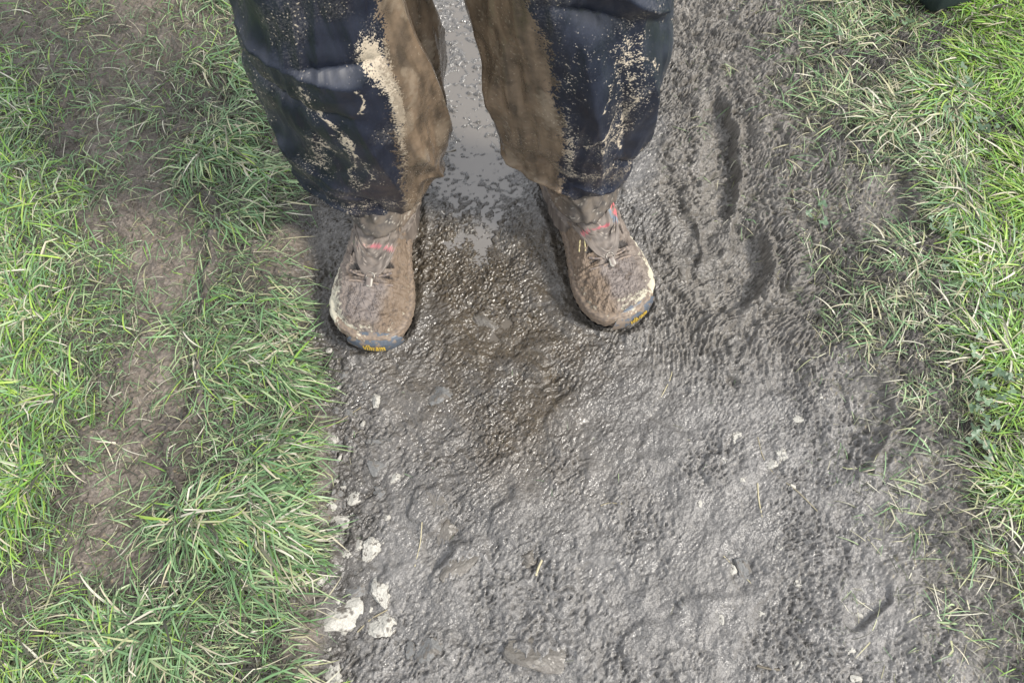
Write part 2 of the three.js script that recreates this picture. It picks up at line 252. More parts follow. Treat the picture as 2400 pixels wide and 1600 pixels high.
// trouser legs: height, centre x, centre z, half width, half depth
const LEGS = [
  [[.055, -.183, -.612, .047, .052], [.085, -.183, -.610, .054, .060], [.115, -.183, -.605, .071, .068], [.168, -.185, -.600, .090, .072], [.257, -.179, -.585, .101, .082], [.333, -.175, -.575, .098, .087], [.397, -.175, -.570, .097, .090], [.453, -.174, -.567, .086, .092], [.52, -.170, -.565, .079, .094], [.62, -.163, -.565, .098, .10]],
  [[.055, .104, -.634, .050, .050], [.085, .102, -.632, .056, .057], [.115, .095, -.630, .072, .065], [.154, .086, -.628, .085, .070], [.2115, .0775, -.622, .0955, .080], [.2916, .0745, -.612, .099, .087], [.36, .067, -.607, .102, .091], [.42, .062, -.605, .102, .093], [.52, .050, -.605, .10, .096], [.62, .035, -.605, .10, .10]]];
const LEG_LO = 0.082, LEG_HI = 0.62;
const CREASE = [                                                      // soft fold lines: angle and height from, to, width (m), height of the fold
  [[-60, .50, 20, .44, .016, .009], [-70, .43, 10, .39, .012, -.007], [-20, .47, 40, .455, .012, -.007], [-75, .36, -10, .22, .012, .006], [-50, .30, 0, .16, .011, .007], [10, .40, 30, .15, .010, .005], [-30, .43, -5, .28, .012, -.005], [60, .52, 85, .20, .012, .006], [75, .50, 100, .18, .012, -.006], [40, .30, 70, .15, .011, .007], [50, .19, 110, .13, .010, .007], [-70, .20, -20, .13, .010, .008], [-10, .20, 20, .105, .009, -.006], [100, .45, 130, .2, .014, .008]],
  [[20, .52, 60, .455, .013, .010], [-10, .50, 30, .47, .013, -.008], [40, .47, 75, .41, .014, -.006], [5, .45, 20, .20, .012, .006], [25, .42, 40, .22, .010, -.006], [45, .40, 70, .20, .013, .007], [-70, .45, -55, .18, .014, .008], [-40, .40, -25, .2, .013, -.005], [-70, .20, -10, .14, .011, .009], [-40, .24, -5, .17, .010, -.006], [0, .16, 40, .12, .009, .006], [30, .22, 75, .14, .010, -.007]]];
function legPoint(s, phi, h, extra = 0) {                             // phi in degrees, 0 faces the camera, + towards +x
  const T = LEGS[s], a = phi * Math.PI / 180, sx = Math.sin(a), cz = Math.cos(a);
  let d = extra;
  for (const [p0, h0, p1, h1, w, amp] of CREASE[s]) {
    const R = 0.092 * Math.PI / 180, ax = p0 * R, bx = p1 * R, x = phi * R, dx = bx - ax, dy = h1 - h0, t = clamp(((x - ax) * dx + (h - h0) * dy) / (dx * dx + dy * dy));
    const r = Math.hypot(x - ax - dx * t, h - h0 - dy * t) / w; if (r < 3) d += 1.45 * amp * Math.exp(-Math.pow(r * 1.15, 1.15)) * Math.sin(Math.PI * clamp(0.15 + 0.7 * t));
  }
  d += 0.005 * N3(sx * 1.5 + s * 9, h * 6, cz * 1.5) + 0.0035 * (ridged(N3(sx * 2.2 + 4, h * 5.5 - sx * 2.2, cz * 2.2 + s * 3)) - 0.7) + 0.0012 * (ridged(N3(sx * 4, h * 13 + sx * 5, cz * 4 + 8 + s)) - 0.7);
  d *= ss(0.06, 0.13, h) * 0.8 + 0.2;
  return [smooth(T, h, 1) + sx * (smooth(T, h, 3) + d), h, smooth(T, h, 2) + cz * (smooth(T, h, 4) + d)];
}
const hemDip = (s, phi) => 0.009 * Math.max(0, Math.cos(phi * Math.PI / 180)) + 0.008 * N3(Math.sin(phi * Math.PI / 180) * 1.5, s * 7, Math.cos(phi * Math.PI / 180) * 1.5);
const BROWN = [0.155, 0.113, 0.076], CREAM = [0.44, 0.375, 0.285], NAVY = [0.0085, 0.0120, 0.0235];
const BOUND = [[[.10, 31], [.244, 29.5], [.321, 31], [.389, 35], [.456, 44], [.484, 48], [.62, 52]], [[.10, -14], [.225, -12.5], [.289, -8.5], [.329, -10], [.397, -14.5], [.457, -16], [.503, -25], [.62, -32]]];
const PATCH = [                                                      // dried pale mud: angle, height, spread in each, strength
  [[33, .474, 9, .022, .95], [35, .440, 8, .026, .72], [37, .395, 4, .028, .42], [33, .35, 3.5, .03, .32], [2, .348, 4.5, .018, .85], [1, .312, 2.5, .02, .36], [-1, .245, 6, .025, .7], [5, .285, 5, .012, .25], [-18, .335, 8, .02, .26], [-26, .29, 12, .03, .33], [-12, .445, 6, .02, .34], [-15, .415, 4, .02, .32], [0, .15, 40, .018, .42], [12, .19, 20, .03, .3], [-35, .2, 20, .03, .34], [45, .46, 6, .02, .3], [39, .375, 3, .03, .75], [35, .33, 2.5, .035, .7], [32, .27, 2.5, .04, .6], [40, .41, 4, .03, .7], [-20, .30, 10, .04, .42], [-45, .24, 16, .03, .45], [-8, .40, 12, .05, .36]],
  [[40, .46, 14, .02, .2], [30, .42, 10, .02, .26], [35, .38, 12, .03, .2], [30, .29, 12, .03, .2], [3, .2, 22, .018, .44], [25, .2, 20, .022, .36], [70, .2, 14, .03, .6], [50, .16, 30, .02, .45], [-6, .36, 4, .08, .24], [-4, .24, 5, .03, .34], [60, .34, 10, .03, .3], [28, .44, 16, .04, .40], [36, .34, 14, .06, .38], [20, .28, 14, .05, .42], [0, .42, 8, .08, .36], [-6, .28, 5, .05, .5]]];
const DRIPS = [
  [[[-12, .452], [-9, .425], [-10, .405], [-4, .385], [1, .36], [4, .345]], [[18, .437], [21, .42], [15, .4]], [[2, .355], [4, .335], [3, .30], [-4, .275], [-3, .24], [5, .23]], [[-48, .37], [-38, .385]], [[8, .30], [11, .27], [6, .235]], [[-25, .345], [-15, .325], [-8, .32]]],
  [[[34, .395], [31, .375], [37, .36], [33, .335], [31, .30]], [[26, .345], [20, .32], [12, .30], [4, .285]], [[38, .42], [44, .41], [52, .385]], [[18, .40], [19, .38], [14, .365]], [[31, .33], [33, .30], [30, .27], [34, .25]], [[22, .33], [17, .30], [15, .28]]]];
function legTexture(s) {
  const W = 1024, Hh = 1024, d = new Uint8Array(W * Hh * 4), r = new Uint8Array(W * Hh * 4), b = new Uint8Array(W * Hh * 4);
  const toS = v => 255 * clamp(v <= 0.0031308 ? 12.92 * v : 1.055 * Math.pow(v, 1 / 2.4) - 0.055);
  const Rr = 0.092 * Math.PI / 180;
  for (let j = 0; j < Hh; j++) for (let i = 0; i < W; i++) {
    const phi = (i + 0.5) / W * 360 - 180, h = lerp(LEG_LO, LEG_HI, (j + 0.5) / Hh), k = (j * W + i) * 4;
    const a = phi * Math.PI / 180, X = Math.sin(a) * 0.092, Z = Math.cos(a) * 0.092;
    const n1 = N3(X * 30, h * 30, Z * 30 + s), n2 = N3(X * 110, h * 90, Z * 110), n3 = N3(X * 330, h * 300, Z * 330), n4 = N3(X * 700, h * 560, Z * 700);
    const weave = N3(X * 60, h * 16, Z * 60 + 5);
    let c = NAVY.map(v => v * (1 + 0.25 * n1 + 0.2 * n3));
    let rough = 0.43 + 0.08 * n1 + 0.05 * n3, bump = 0.35;
    const film = clamp(0.12 + 0.3 * n1 + 0.25 * N3(X * 12, h * 9, Z * 12 + 3)) * 0.13; // a thin dusty film dried on the cloth
    c = mix3(c, [0.10, 0.102, 0.12], film);
    const hazeN = N3(X * 20 + 9, h * 14, Z * 20), grainy = ss(0.1, 0.75, n4 * 0.6 + n3 * 0.45 + 0.55 * hazeN); c = mix3(c, [0.17, 0.16, 0.15], 0.30 * grainy * ss(-0.1, 0.6, hazeN + (h < 0.2 ? 0.5 : 0)));
    // wet brown mud over the inner half of each leg
    const B = curve(BOUND[s], h), ed = (s ? B - phi : phi - B) + 3.2 * n1 + 2.2 * n2 + 1.6 * n3, back = Math.abs(phi) > 150 ? 8 : 0;
    const mud = ss(0.40, 0.60, ss(-8, 6, ed + back) + 0.26 * n3 + 0.20 * n4 + 0.14 * n2);
    const bc = mix3(BROWN, [0.066, 0.050, 0.035], clamp(0.42 + 0.6 * weave + 0.35 * n1 + 0.25 * n2)).map(v => v * (1 + 0.04 * n3 + 0.04 * n4 + 0.13 * N3(X * 200, h * 14, Z * 200)));
    const bc2 = mix3(bc, [0.25, 0.20, 0.145], 0.55 * ss(0.15, 0.75, N3(X * 26 + 3, h * 11, Z * 26) + 0.35 * n2)); c = mix3(c, bc2, mud * 0.97); rough = lerp(rough, 0.20 + 0.10 * n2 + 0.12 * weave, mud); bump = lerp(bump, 0.55 + 0.10 * n2 + 0.04 * n3 + 0.22 * weave, mud);
    // pale splashes
    let e = 0;
    for (const [p, hh, sp, sh, am] of PATCH[s]) { const u = (phi - p) / sp, v = (h - hh) / sh, q = u * u + v * v; if (q < 9) e += am * Math.exp(-q * 0.7); }
    e += 0.30 * ss(0.22, 0.10, h) + 0.16 * Math.exp(-((ed / 6) ** 2)) * (0.5 + 0.8 * n1);
    let lightMud = ss(0.80, 0.98, e + 0.34 * n3 + 0.26 * n4 + 0.22 * n2 + 0.10);
    const sp = N3(X * 240 + 60, h * 170, Z * 240); lightMud = Math.max(lightMud, ss(0.80, 0.9, sp + 0.34 * hazeN + 0.10 * ss(0.3, 0.15, h) - 0.10) * 0.8);
    for (const line of DRIPS[s]) for (let q = 1; q < line.length; q++) {
      const [p0, h0] = line[q - 1], [p1, h1] = line[q], ax = p0 * Rr, bx = p1 * Rr, x = phi * Rr + 0.0035 * n2 + 0.0012 * n3, hy = h + 0.004 * n1, dx = bx - ax, dy = h1 - h0;
      if (Math.abs(h - (h0 + h1) / 2) > 0.06) continue;
      const t = clamp(((x - ax) * dx + (hy - h0) * dy) / (dx * dx + dy * dy)), dist = Math.hypot(x - ax - dx * t, hy - h0 - dy * t);
      lightMud = Math.max(lightMud, ss(0.0018, 0.0007, dist + 0.0013 * n3 + 0.0016 * n2) * ss(-0.45, 0.25, n1 + 0.8 * n3 + 0.35));
    }
    const under = mud > 0.5 ? 0.45 : 1; lightMud *= under;
    c = mix3(c, CREAM.map(v => v * (0.9 + 0.15 * n3)), clamp(lightMud)); rough = lerp(rough, 0.8, lightMud); bump += 0.25 * lightMud;
    d[k] = toS(c[0]); d[k + 1] = toS(c[1]); d[k + 2] = toS(c[2]); d[k + 3] = 255;
    r[k] = r[k + 1] = r[k + 2] = 255 * clamp(rough, 0.15, 0.95); r[k + 3] = 255; b[k] = b[k + 1] = b[k + 2] = 255 * clamp(bump); b[k + 3] = 255;
  }
  const T = (data, srgb) => { const t = new THREE.DataTexture(data, W, Hh); t.magFilter = THREE.LinearFilter; if (srgb) t.colorSpace = THREE.SRGBColorSpace; t.needsUpdate = true; return t; };
  return new THREE.MeshPhysicalMaterial({ map: T(d, true), roughnessMap: T(r), roughness: 1, bumpMap: T(b), bumpScale: 0.0016, ior: 1.5 });
}
for (const s of [0, 1]) {
  const g = gridGeo(260, 300, (u, v) => {
    const phi = -180 + 360 * u; let h = lerp(LEG_LO, LEG_HI, v); h += hemDip(s, phi) * ss(0.2, 0.0, v);
    return legPoint(s, phi, h, v < 0.008 ? -0.004 : 0);
  }, true);
  const leg = mesh('trouser_leg', inPerson(g), legTexture(s), person);
  leg.userData.label = s ? 'trouser leg with brown mud down its inner side and thin pale splashes' : 'trouser leg with brown mud down its inner side and a thick pale dried patch';
  // the turned lower cuff that shows under the hem
  const cg = gridGeo(180, 40, (u, v) => {
    const phi = -180 + 360 * u, a = phi * Math.PI / 180, sx = Math.sin(a), cz = Math.cos(a), fr = Math.max(0, cz), h = lerp(0.045 + 0.047 * fr, 0.128, v) + 0.4 * N2(sx * 2, cz * 2 + s * 3) * 0.008, T = LEGS[s];
    const r = 0.0505 + 0.003 * Math.sin(v * 9 + 2 * N2(sx * 2, cz * 2 + s)) + 0.002 * N3(sx * 4, h * 60, cz * 4) + (v < 0.06 ? -0.004 : 0) + 0.004 * v;
    return [smooth(T, .085, 1) + sx * r, h, smooth(T, .085, 2) + cz * (r + 0.004 + 0.036 * fr * (1 - v * v))];
  }, true, (x, y, z) => { const n = N3(x * 60, y * 60, z * 60), m = N3(x * 190, y * 190, z * 190); let c = mix3([0.120, 0.098, 0.076], [0.050, 0.044, 0.040], clamp(0.40 + 0.8 * n + 0.4 * m)); const inn = s ? ss(0.085, 0.06, x) : ss(-0.165, -0.14, x); c = mix3(c, [0.17, 0.128, 0.09], inn * 0.9); c = c.map(v => v * 0.75); if (m + 0.6 * n > 0.78) c = mix3(c, [0.30, 0.27, 0.22], 0.7); return c; });
  mesh('trouser_cuff', inPerson(cg), matte({ roughness: 0.75 }), person);
}
{ // thighs and hips of the trousers, the jacket and the hooded head above the frame (they darken the puddle's mirror)
  const cloth = new THREE.MeshPhysicalMaterial({ color: new THREE.Color().setRGB(0.013, 0.017, 0.031), roughness: 0.5 });
  const seat = nets((x, y, z) => smin(smin(capsule(x, y, z, [-.163, .60, -.567], [-.125, .86, -.60], .097, .115), capsule(x, y, z, [.037, .60, -.605], [.03, .86, -.60], .097, .115), .03), capsule(x, y, z, [-.12, .92, -.61], [.03, .92, -.61], .125, .125), .06), [-.35, .48, -.82], [.25, 1.08, -.40], .012);
  mesh('trouser_seat', inPerson(seat), cloth, person);
  const jacket = nets((x, y, z) => {
    let d = smin(capsule(x, y, z, [-.13, .92, -.61], [.04, .92, -.61], .15, .15), capsule(x, y, z, [-.14, 1.36, -.60], [.05, 1.36, -.60], .115, .115), .25);
    for (const q of [-1, 1]) d = smin(d, capsule(x, y, z, [-.045 + q * .075, .92, -.61], [-.045 + q * .085, 1.38, -.60], .135, .12), .10);
    for (const q of [-1, 1]) { const sx = -.045 + q * .20; d = smin(d, capsule(x, y, z, [sx, 1.40, -.60], [sx + q * .07, 1.14, -.64], .068, .058), .05); d = smin(d, capsule(x, y, z, [sx + q * .07, 1.14, -.64], [sx - q * .05, .98, -.52], .056, .048), .04); }
    d = smin(d, capsule(x, y, z, [-.045, 1.55, -.60], [-.045, 1.62, -.585], .115, .125), .08);
    return Math.max(d, -Math.hypot((x + .045) / .8, y - 1.60, (z + .46) / 1.1) + .085, .86 - y);
  }, [-.46, .80, -.84], [.37, 1.80, -.34], .014);
  mesh('jacket', inPerson(jacket), new THREE.MeshPhysicalMaterial({ color: new THREE.Color().setRGB(0.03, 0.04, 0.05), roughness: 0.6 }), person);
  const head = nets((x, y, z) => { const X = x + .045, Y = y - 1.61, Z = z + .575; let d = Math.hypot(X / .072, Y / .108, Z / .092) * .085 - .085; d = smin(d, capsule(X, Y, Z, [0, .012, .088], [0, -.018, .104], .009, .013), .015); d = smin(d, capsule(X, Y, Z, [-.02, -.052, .083], [.02, -.052, .083], .006, .006), .008); for (const q of [-1, 1]) d = Math.max(d, .012 - Math.hypot(X - q * .031, Y - .012, Z - .092)); return smin(d, capsule(X, Y, Z, [0, -.08, -.01], [0, -.19, -.02], .052, .058), .03); }, [-.16, 1.38, -.72], [.07, 1.76, -.42], .006);
  mesh('head', inPerson(head), new THREE.MeshPhysicalMaterial({ color: new THREE.Color().setRGB(0.45, 0.29, 0.22), roughness: 0.5 }), person);
}

// ---------------------------------------------------------------- shoes (local: heel at z = 0, toe towards +z, outer side at +x)
const OUT = [[0, 0, .004], [.004, 0, .017], [.012, 0, .026], [.03, 0, .033], [.07, .001, .036], [.12, .003, .037], [.16, .003, .043], [.20, .0015, .0515], [.225, 0, .0545], [.25, -.002, .0525], [.267, -.005, .046], [.279, -.008, .037], [.287, -.011, .026], [.2915, -.0125, .014], [.293, -.013, .004]];
const TOP = [[0, .055], [.012, .075], [.03, .090], [.08, .100], [.12, .098], [.15, .088], [.18, .073], [.21, .0605], [.24, .052], [.265, .046], [.28, .040], [.288, .033], [.293, .024]];
const SPRING = z => 0.013 * ss(.20, .30, z) ** 1.4;
const YB = z => 0.020 + SPRING(z);
function upperY(x, z) { const c = smooth(OUT, z, 1), w = smooth(OUT, z, 2), t = clamp(Math.abs(x - c) / w); return YB(z) + (smooth(TOP, z) - 0.020) * Math.pow(1 - Math.pow(t, 2.5), 0.375); }
const HOLES = [[-.023, .190, .0065, .0042], [.025, .196, .0090, .0048], [-.020, .2045, .011, .0018], [.021, .2065, .010, .0016], [.030, .176, .0022, .006]];
function shoeColor(side) {                                            // side 0: darker, greyer; 1: browner. x is the local outward side
  return (x, y, z, nx, ny, nz) => {
    const n1 = N3(x * 45 + side * 8, y * 45, z * 45), n2 = N3(x * 130, y * 130, z * 130 + side), n3 = N3(x * 380, y * 380, z * 380);
    let c = mix3([0.205, 0.168, 0.138], [0.120, 0.093, 0.072], clamp(0.5 + 0.6 * n1)).map(v => v * (1 + 0.22 * n2 + 0.20 * n3));
    const knit = Math.exp(-(((x - .002) / .032) ** 4)) * ss(.208, .222, z) * ss(.276, .262, z);
    c = mix3(c, [0.195, 0.166, 0.150], knit * 0.75);
    if (knit > 0.3) { const d = Math.sin(x * 2000 + 1.5 * n1) * Math.sin(z * 1350 + x * 300); if (d > 0.45 && n1 + 0.6 * n2 > -0.25) c = mix3(c, [0.035, 0.03, 0.03], 0.85); }
    const inner = ss(.012, .030, -x + .006 * n1 + (side ? 0.004 : 0)); c = mix3(c, [0.175, 0.124, 0.080], inner * 0.8);
    const rim = ss(.030, .048, Math.abs(x + .006) + .02 * ss(.25, .29, z)) * ss(.15, .20, z) * ss(.060, .046, y);
    const edge = Math.min(smooth(OUT, Math.min(z, .29), 2) - Math.abs(x - smooth(OUT, Math.min(z, .29), 1)), (.291 - z) * 0.9);
    const toe = side ? ss(.022, .010, .284 - z) * ss(-.022, -.008, x) : ss(.020, .008, edge) * ss(.20, .24, z) * ss(-.028, -.006, x);
    if (rim * 0.45 + toe * 0.62 + 0.45 * n2 + 0.25 * n1 + 0.2 * n3 > 0.72) c = mix3(c, [0.44, 0.41, 0.31], 0.85);
    if (n2 + 0.7 * n3 > 1.02) c = mix3(c, [0.07, 0.055, 0.05], 0.7);
    for (const [hx, hz, a, b] of HOLES) { const q = ((x - hx) / a) ** 2 + ((z - hz - 0.25 * Math.abs(x - hx)) / b) ** 2 + 0.4 * n2; if (q < 1 && ny > 0.2) c = [0.042, 0.035, 0.03]; }
    if (n1 + 0.8 * n2 > 0.75) c = mix3(c, [0.085, 0.062, 0.045], 0.7);
    return c.map(v => v * 0.80);
  };
}
const outline = (() => { const p = []; const zs = []; for (let i = 0; i <= 150; i++) zs.push(.293 * (0.5 - 0.5 * Math.cos(Math.PI * i / 150))); for (const z of zs) p.push([smooth(OUT, z, 1) + smooth(OUT, z, 2), z]); for (const z of zs.reverse()) p.push([smooth(OUT, z, 1) - smooth(OUT, z, 2), z]);
  const len = [0]; for (let i = 1; i < p.length; i++) len.push(len[i - 1] + Math.hypot(p[i][0] - p[i - 1][0], p[i][1] - p[i - 1][1]));
  const total = len[len.length - 1], N = 280, q = []; let k = 0;
  for (let i = 0; i < N; i++) { const d = i / N * total; while (len[k + 1] < d) k++; const t = (d - len[k]) / Math.max(1e-9, len[k + 1] - len[k]); q.push([lerp(p[k][0], p[k + 1][0], t), lerp(p[k][1], p[k + 1][1], t)]); }
  return { q, total, at(d, off) { const f = ((d / total) % 1 + 1) % 1 * N, i = Math.floor(f), t = f - i, P = j => q[(j % N + N) % N]; const a = P(i), b = P(i + 1), e = P(i - 2), g = P(i + 3); const tx = g[0] - e[0], tz = g[1] - e[1], l = Math.hypot(tx, tz) || 1; return [lerp(a[0], b[0], t) + tz / l * off, lerp(a[1], b[1], t) - tx / l * off]; } };
})();
const toeAt = (() => { let best = 0, bz = -1; for (let i = 0; i < 280; i++) { const z = outline.q[i][1] * 1 + outline.q[i][0] * -0.02; if (z > bz) { bz = z; best = i; } } return best / 280 * outline.total; })();
function sweep(profile, nu, d0, d1, jag = 0) { return (u, v) => { const d = lerp(d0, d1, u), f = v * (profile.length - 1), i = Math.min(profile.length - 2, Math.floor(f)), t = f - i, off = lerp(profile[i][0], profile[i + 1][0], t), y = lerp(profile[i][1], profile[i + 1][1], t); const [x, z] = outline.at(d, off + jag * N2(d * 90, y * 90)); return [x, y + SPRING(z) * (y > 0.003 ? 1 : 0.8), z]; }; }
const font = await new FontLoader().loadAsync('fonts/droid/droid_sans_bold.typeface.json');
function buildShoe(side, x, y, z, turn, scale, label) {
  const shoe = new THREE.Group(); shoe.name = 'shoe'; shoe.position.set(x + 0.04, y, z + 0.62); shoe.rotation.y = turn; shoe.scale.setScalar(scale); person.add(shoe); shoe.userData.label = label;
  const mir = side ? 1 : -1;                                          // side 0 is the mirror image
  const add = (name, g, m) => { if (mir < 0) { g.scale(-1, 1, 1); if (g.index) { const a = g.index.array; for (let i = 0; i < a.length; i += 3) { const t = a[i]; a[i] = a[i + 1]; a[i + 1] = t; } } else g = flip(g); } return mesh(name, g, m, shoe); };
  const flip = g => { for (const k of Object.keys(g.attributes)) { const A = g.attributes[k], n = A.itemSize; for (let i = 0; i < A.count; i += 3) for (let c = 0; c < n; c++) { const t = A.array[i * n + c]; A.array[i * n + c] = A.array[(i + 1) * n + c]; A.array[(i + 1) * n + c] = t; } } g.computeVertexNormals(); return g; };
  const colr = shoeColor(side);
  const upper = gridGeo(200, 240, (u, v) => {
    const zz = .293 * (0.5 - 0.5 * Math.cos(Math.PI * lerp(0.02, 0.995, v))), al = Math.PI * u, c = smooth(OUT, zz, 1), w = smooth(OUT, zz, 2), ca = Math.cos(al), sa = Math.max(0, Math.sin(al));
    let X = c + w * Math.sign(ca) * Math.pow(Math.abs(ca), .8), Y = YB(zz) + (smooth(TOP, zz) - .020) * Math.pow(sa, .75);
    let d = 0.0022 * N3(X * 55 + side * 5, Y * 55, zz * 55) + 0.0014 * N3(X * 150, Y * 150, zz * 150) + 0.0009 * N3(X * 420, Y * 420, zz * 420);
    const knit = Math.exp(-((X / .034) ** 4)) * ss(.208, .222, zz) * ss(.276, .262, zz); d -= knit * 0.0009 * Math.max(0, Math.sin(X * 2000) * Math.sin(zz * 1350 + X * 300));
    const flex = Math.exp(-(((zz - .214) / .010) ** 2)); d += flex * 0.0014 * Math.sin(zz * 900 + X * 40);
    for (const [hx, hz, a, b] of HOLES) { const q = ((X - hx) / a) ** 2 + ((zz - hz - 0.25 * Math.abs(X - hx)) / b) ** 2; if (sa > 0.4) d -= 0.004 * (1 - ss(0.5, 1.3, q)); d += 0.0010 * Math.exp(-(((q - 1.6) / 0.5) ** 2)); }
    const l = Math.hypot(ca, sa) || 1; return [X + d * ca / l, Y + d * sa / l, zz];
  }, false, colr);
  { const a = upper.index.array; for (let i = 0; i < a.length; i += 3) { const t = a[i]; a[i] = a[i + 1]; a[i + 1] = t; } upper.computeVertexNormals(); }
  add('upper', upper, matte({ roughness: 0.72 }));
  const mids = gridGeo(420, 26, sweep([[-.012, .034], [-.003, .0345], [.0025, .033], [.0048, .029], [.0052, .022], [.0045, .014], [.003, .009], [-.002, .007]], 0, 0, outline.total, 0.0012), true, (X, Y, Z) => {
    const n1 = N3(X * 60, Y * 60, Z * 60), n2 = N3(X * 200, Y * 200, Z * 200); const clean = ss(.03, .05, X) * 0.6 + 0.45 * n1 + 0.35 * n2 + (X < -.02 ? -0.35 : 0);
    let c = mix3([0.19, 0.142, 0.10], [0.11, 0.085, 0.065], clamp(0.5 + n2)); if (clean > 0.28) c = mix3(c, [0.44, 0.41, 0.31], 0.85); return c; });
  add('midsole', mids, matte({ roughness: 0.6 }));
  const lugs = gridGeo(420, 8, (u, v) => { const d = u * outline.total, off = lerp(.0035, -.003, v) + (Math.sin(d * 480) > 0 ? .0016 : 0), [X, Z] = outline.at(d, off); return [X, lerp(.009, -.004, v) + SPRING(Z) * 0.9, Z]; }, true, () => [0.05, 0.045, 0.042]);
  const sole = new THREE.Shape(outline.q.filter((_, i) => i % 4 === 0).map(p => new THREE.Vector2(p[0], -p[1])));
  const sg = new THREE.ShapeGeometry(sole); sg.rotateX(-Math.PI / 2); sg.translate(0, -.003, 0); { const p = sg.attributes.position; for (let k = 0; k < p.count; k++) p.setY(k, p.getY(k) + SPRING(p.getZ(k)) * 0.9); } paint(sg, () => [0.05, 0.045, 0.042]); sg.computeVertexNormals();
  add('outsole', mergeGeometries([lugs, sg]), matte({ roughness: 0.7 }));
  // grey rubber toe bumper with its yellow lettering
  const B = [[.0062, .004], [.0078, .009], [.0078, .016], [.0062, .023], [.0020, .029], [-.0050, .0335], [-.0100, .0350]], half = .036;
  const bump = (u, v, lift = 0) => { const w = Math.sqrt(Math.max(0, 1 - (2 * u - 1) ** 2)), vv = lerp(0.06, 1, v * (0.25 + 0.75 * w)); const f = vv * (B.length - 1), i = Math.min(B.length - 2, Math.floor(f)), t = f - i; const off = lerp(B[i][0], B[i + 1][0], t), yy = lerp(B[i][1], B[i + 1][1], t), [X, Z] = outline.at(toeAt - (side ? 0.024 : 0) + (u - 0.5) * 2 * half, off + .0022 + lift); return [X, yy + SPRING(Z) + .0012 + lift * 0.4, Z]; };
  const bg = gridGeo(80, 24, (u, v) => bump(u, v), false, (X, Y, Z) => { const n = N3(X * 90, Y * 90, Z * 90 + side), m = N3(X * 260, Y * 260, Z * 260); let c = [0.062, 0.074, 0.090].map(v => v * (1 + 0.25 * m)); if (n + 0.4 * m - (side && X < -.012 ? 1 : 0) < -0.35) c = [0.15, 0.118, 0.09]; return c; });
  add('toe_bumper', bg, matte({ roughness: 0.4 }));
  const tg = new TextGeometry('vibram', { font, size: 1, depth: 0.16, curveSegments: 3 }); tg.computeBoundingBox(); const bb = tg.boundingBox, p = tg.attributes.position;
  const wide = .026;
  for (let k = 0; k < p.count; k++) { const tx = (p.getX(k) - bb.min.x) / (bb.max.x - bb.min.x), ty = (p.getY(k) - bb.min.y) / (bb.max.y - bb.min.y); const u = 0.5 - (mir < 0 ? -1 : 1) * (tx - 0.5) * wide / (2 * half); const q = bump(u, 0.20 + ty * 0.30, 0.0006 + p.getZ(k) * 0.006); p.setXYZ(k, q[0], q[1], q[2]); }
  tg.computeVertexNormals(); let tt = tg; if (tt.index) tt = tt.toNonIndexed(); tt.deleteAttribute('uv');
  if (mir < 0) { tt.scale(-1, 1, 1); } tt.computeVertexNormals();
  paint(tt, (X, Y, Z) => N3(X * 160, Y * 160, Z * 160 + side * 3) > 0.62 ? [0.13, 0.10, 0.07] : [0.44, 0.30, 0.045]);
  mesh('lettering', tt, matte({ roughness: 0.6 }), shoe);
  // stretch gaiter: a sleeve round the ankle that runs down to a hook on the lowest lace
  const AX = .078;
  const gaiter = gridGeo(220, 90, (u, v) => {
    const a = (u * 2 - 1) * Math.PI, sx = Math.sin(a), cz = Math.cos(a);
    const rho = 0.046 + 0.030 * Math.max(0, cz) ** 1.5 + 0.058 * Math.exp(-((a / 0.34) ** 2)) + 0.022 * Math.max(0, -cz) ** 2, top = 0.048;
    const t = Math.pow(v, 1.25), r = lerp(top, rho, t) + 0.0030 * Math.sin(v * 21 + 3.5 * N2(sx * 1.5 + side * 4, cz * 1.5)) * ss(0.95, 0.6, v) + 0.0022 * N3(sx * 3, v * 7, cz * 3 + side);
    const X = sx * r * lerp(1, .92, v), Z = AX + cz * r; let Y = lerp(.122, 0.050, Math.pow(v, 0.5));
    const s = Z < .292 && Z > .001 ? upperY(X, Z) : 0; const fold = 0.0016 * N3(X * 90 + side * 7, v * 5, Z * 60) + 0.0012 * Math.sin(v * 34 + 4 * N2(X * 40, Z * 30)); Y = Math.max(v > 0.94 ? s + 0.0012 : Y, s + 0.0030 + fold * ss(1, 0.85, v));
    return [X, Y, Z];
  }, true, (X, Y, Z) => {
    const n = N3(X * 70 + side * 9, Y * 70, Z * 70), m = N3(X * 210, Y * 210, Z * 210), a = Math.atan2(X, Z - AX);
    let c = mix3([0.140, 0.116, 0.096], [0.070, 0.057, 0.047], clamp(0.5 + 0.8 * n)).map(v => v * (1 + 0.22 * m));
    const band = Math.exp(-(((Z - (side ? .170 : .172) + 0.035 * a * a) / .0040) ** 2));
    if (Z > .10 && band + 0.50 * n + 0.35 * m > 0.92) c = side ? [0.29, 0.075, 0.085] : (a < 0.05 ? [0.30, 0.090, 0.10] : (a > 0.30 ? [0.06, 0.115, 0.03] : [0.27, 0.175, 0.145]));
    if (side && a > 0.22 && a < 0.75 && Z > .130 && Z < .168 && n > -0.55) c = a < 0.32 ? [0.12, 0.15, 0.18] : [0.36, 0.10, 0.10];
    if (m + 0.4 * n > 0.75) c = mix3(c, [0.33, 0.29, 0.24], 0.6);
    return c;
  });
  add('gaiter', gaiter, matte({ roughness: 0.65, sheen: 0.2 }));
  const hz = .214, hy = upperY(0, hz) + .003;
  const ring = new THREE.TorusGeometry(.0058, .0009, 8, 20); ring.rotateX(-Math.PI / 2 + 0.45); ring.translate(0, hy + .0015, hz - .004);
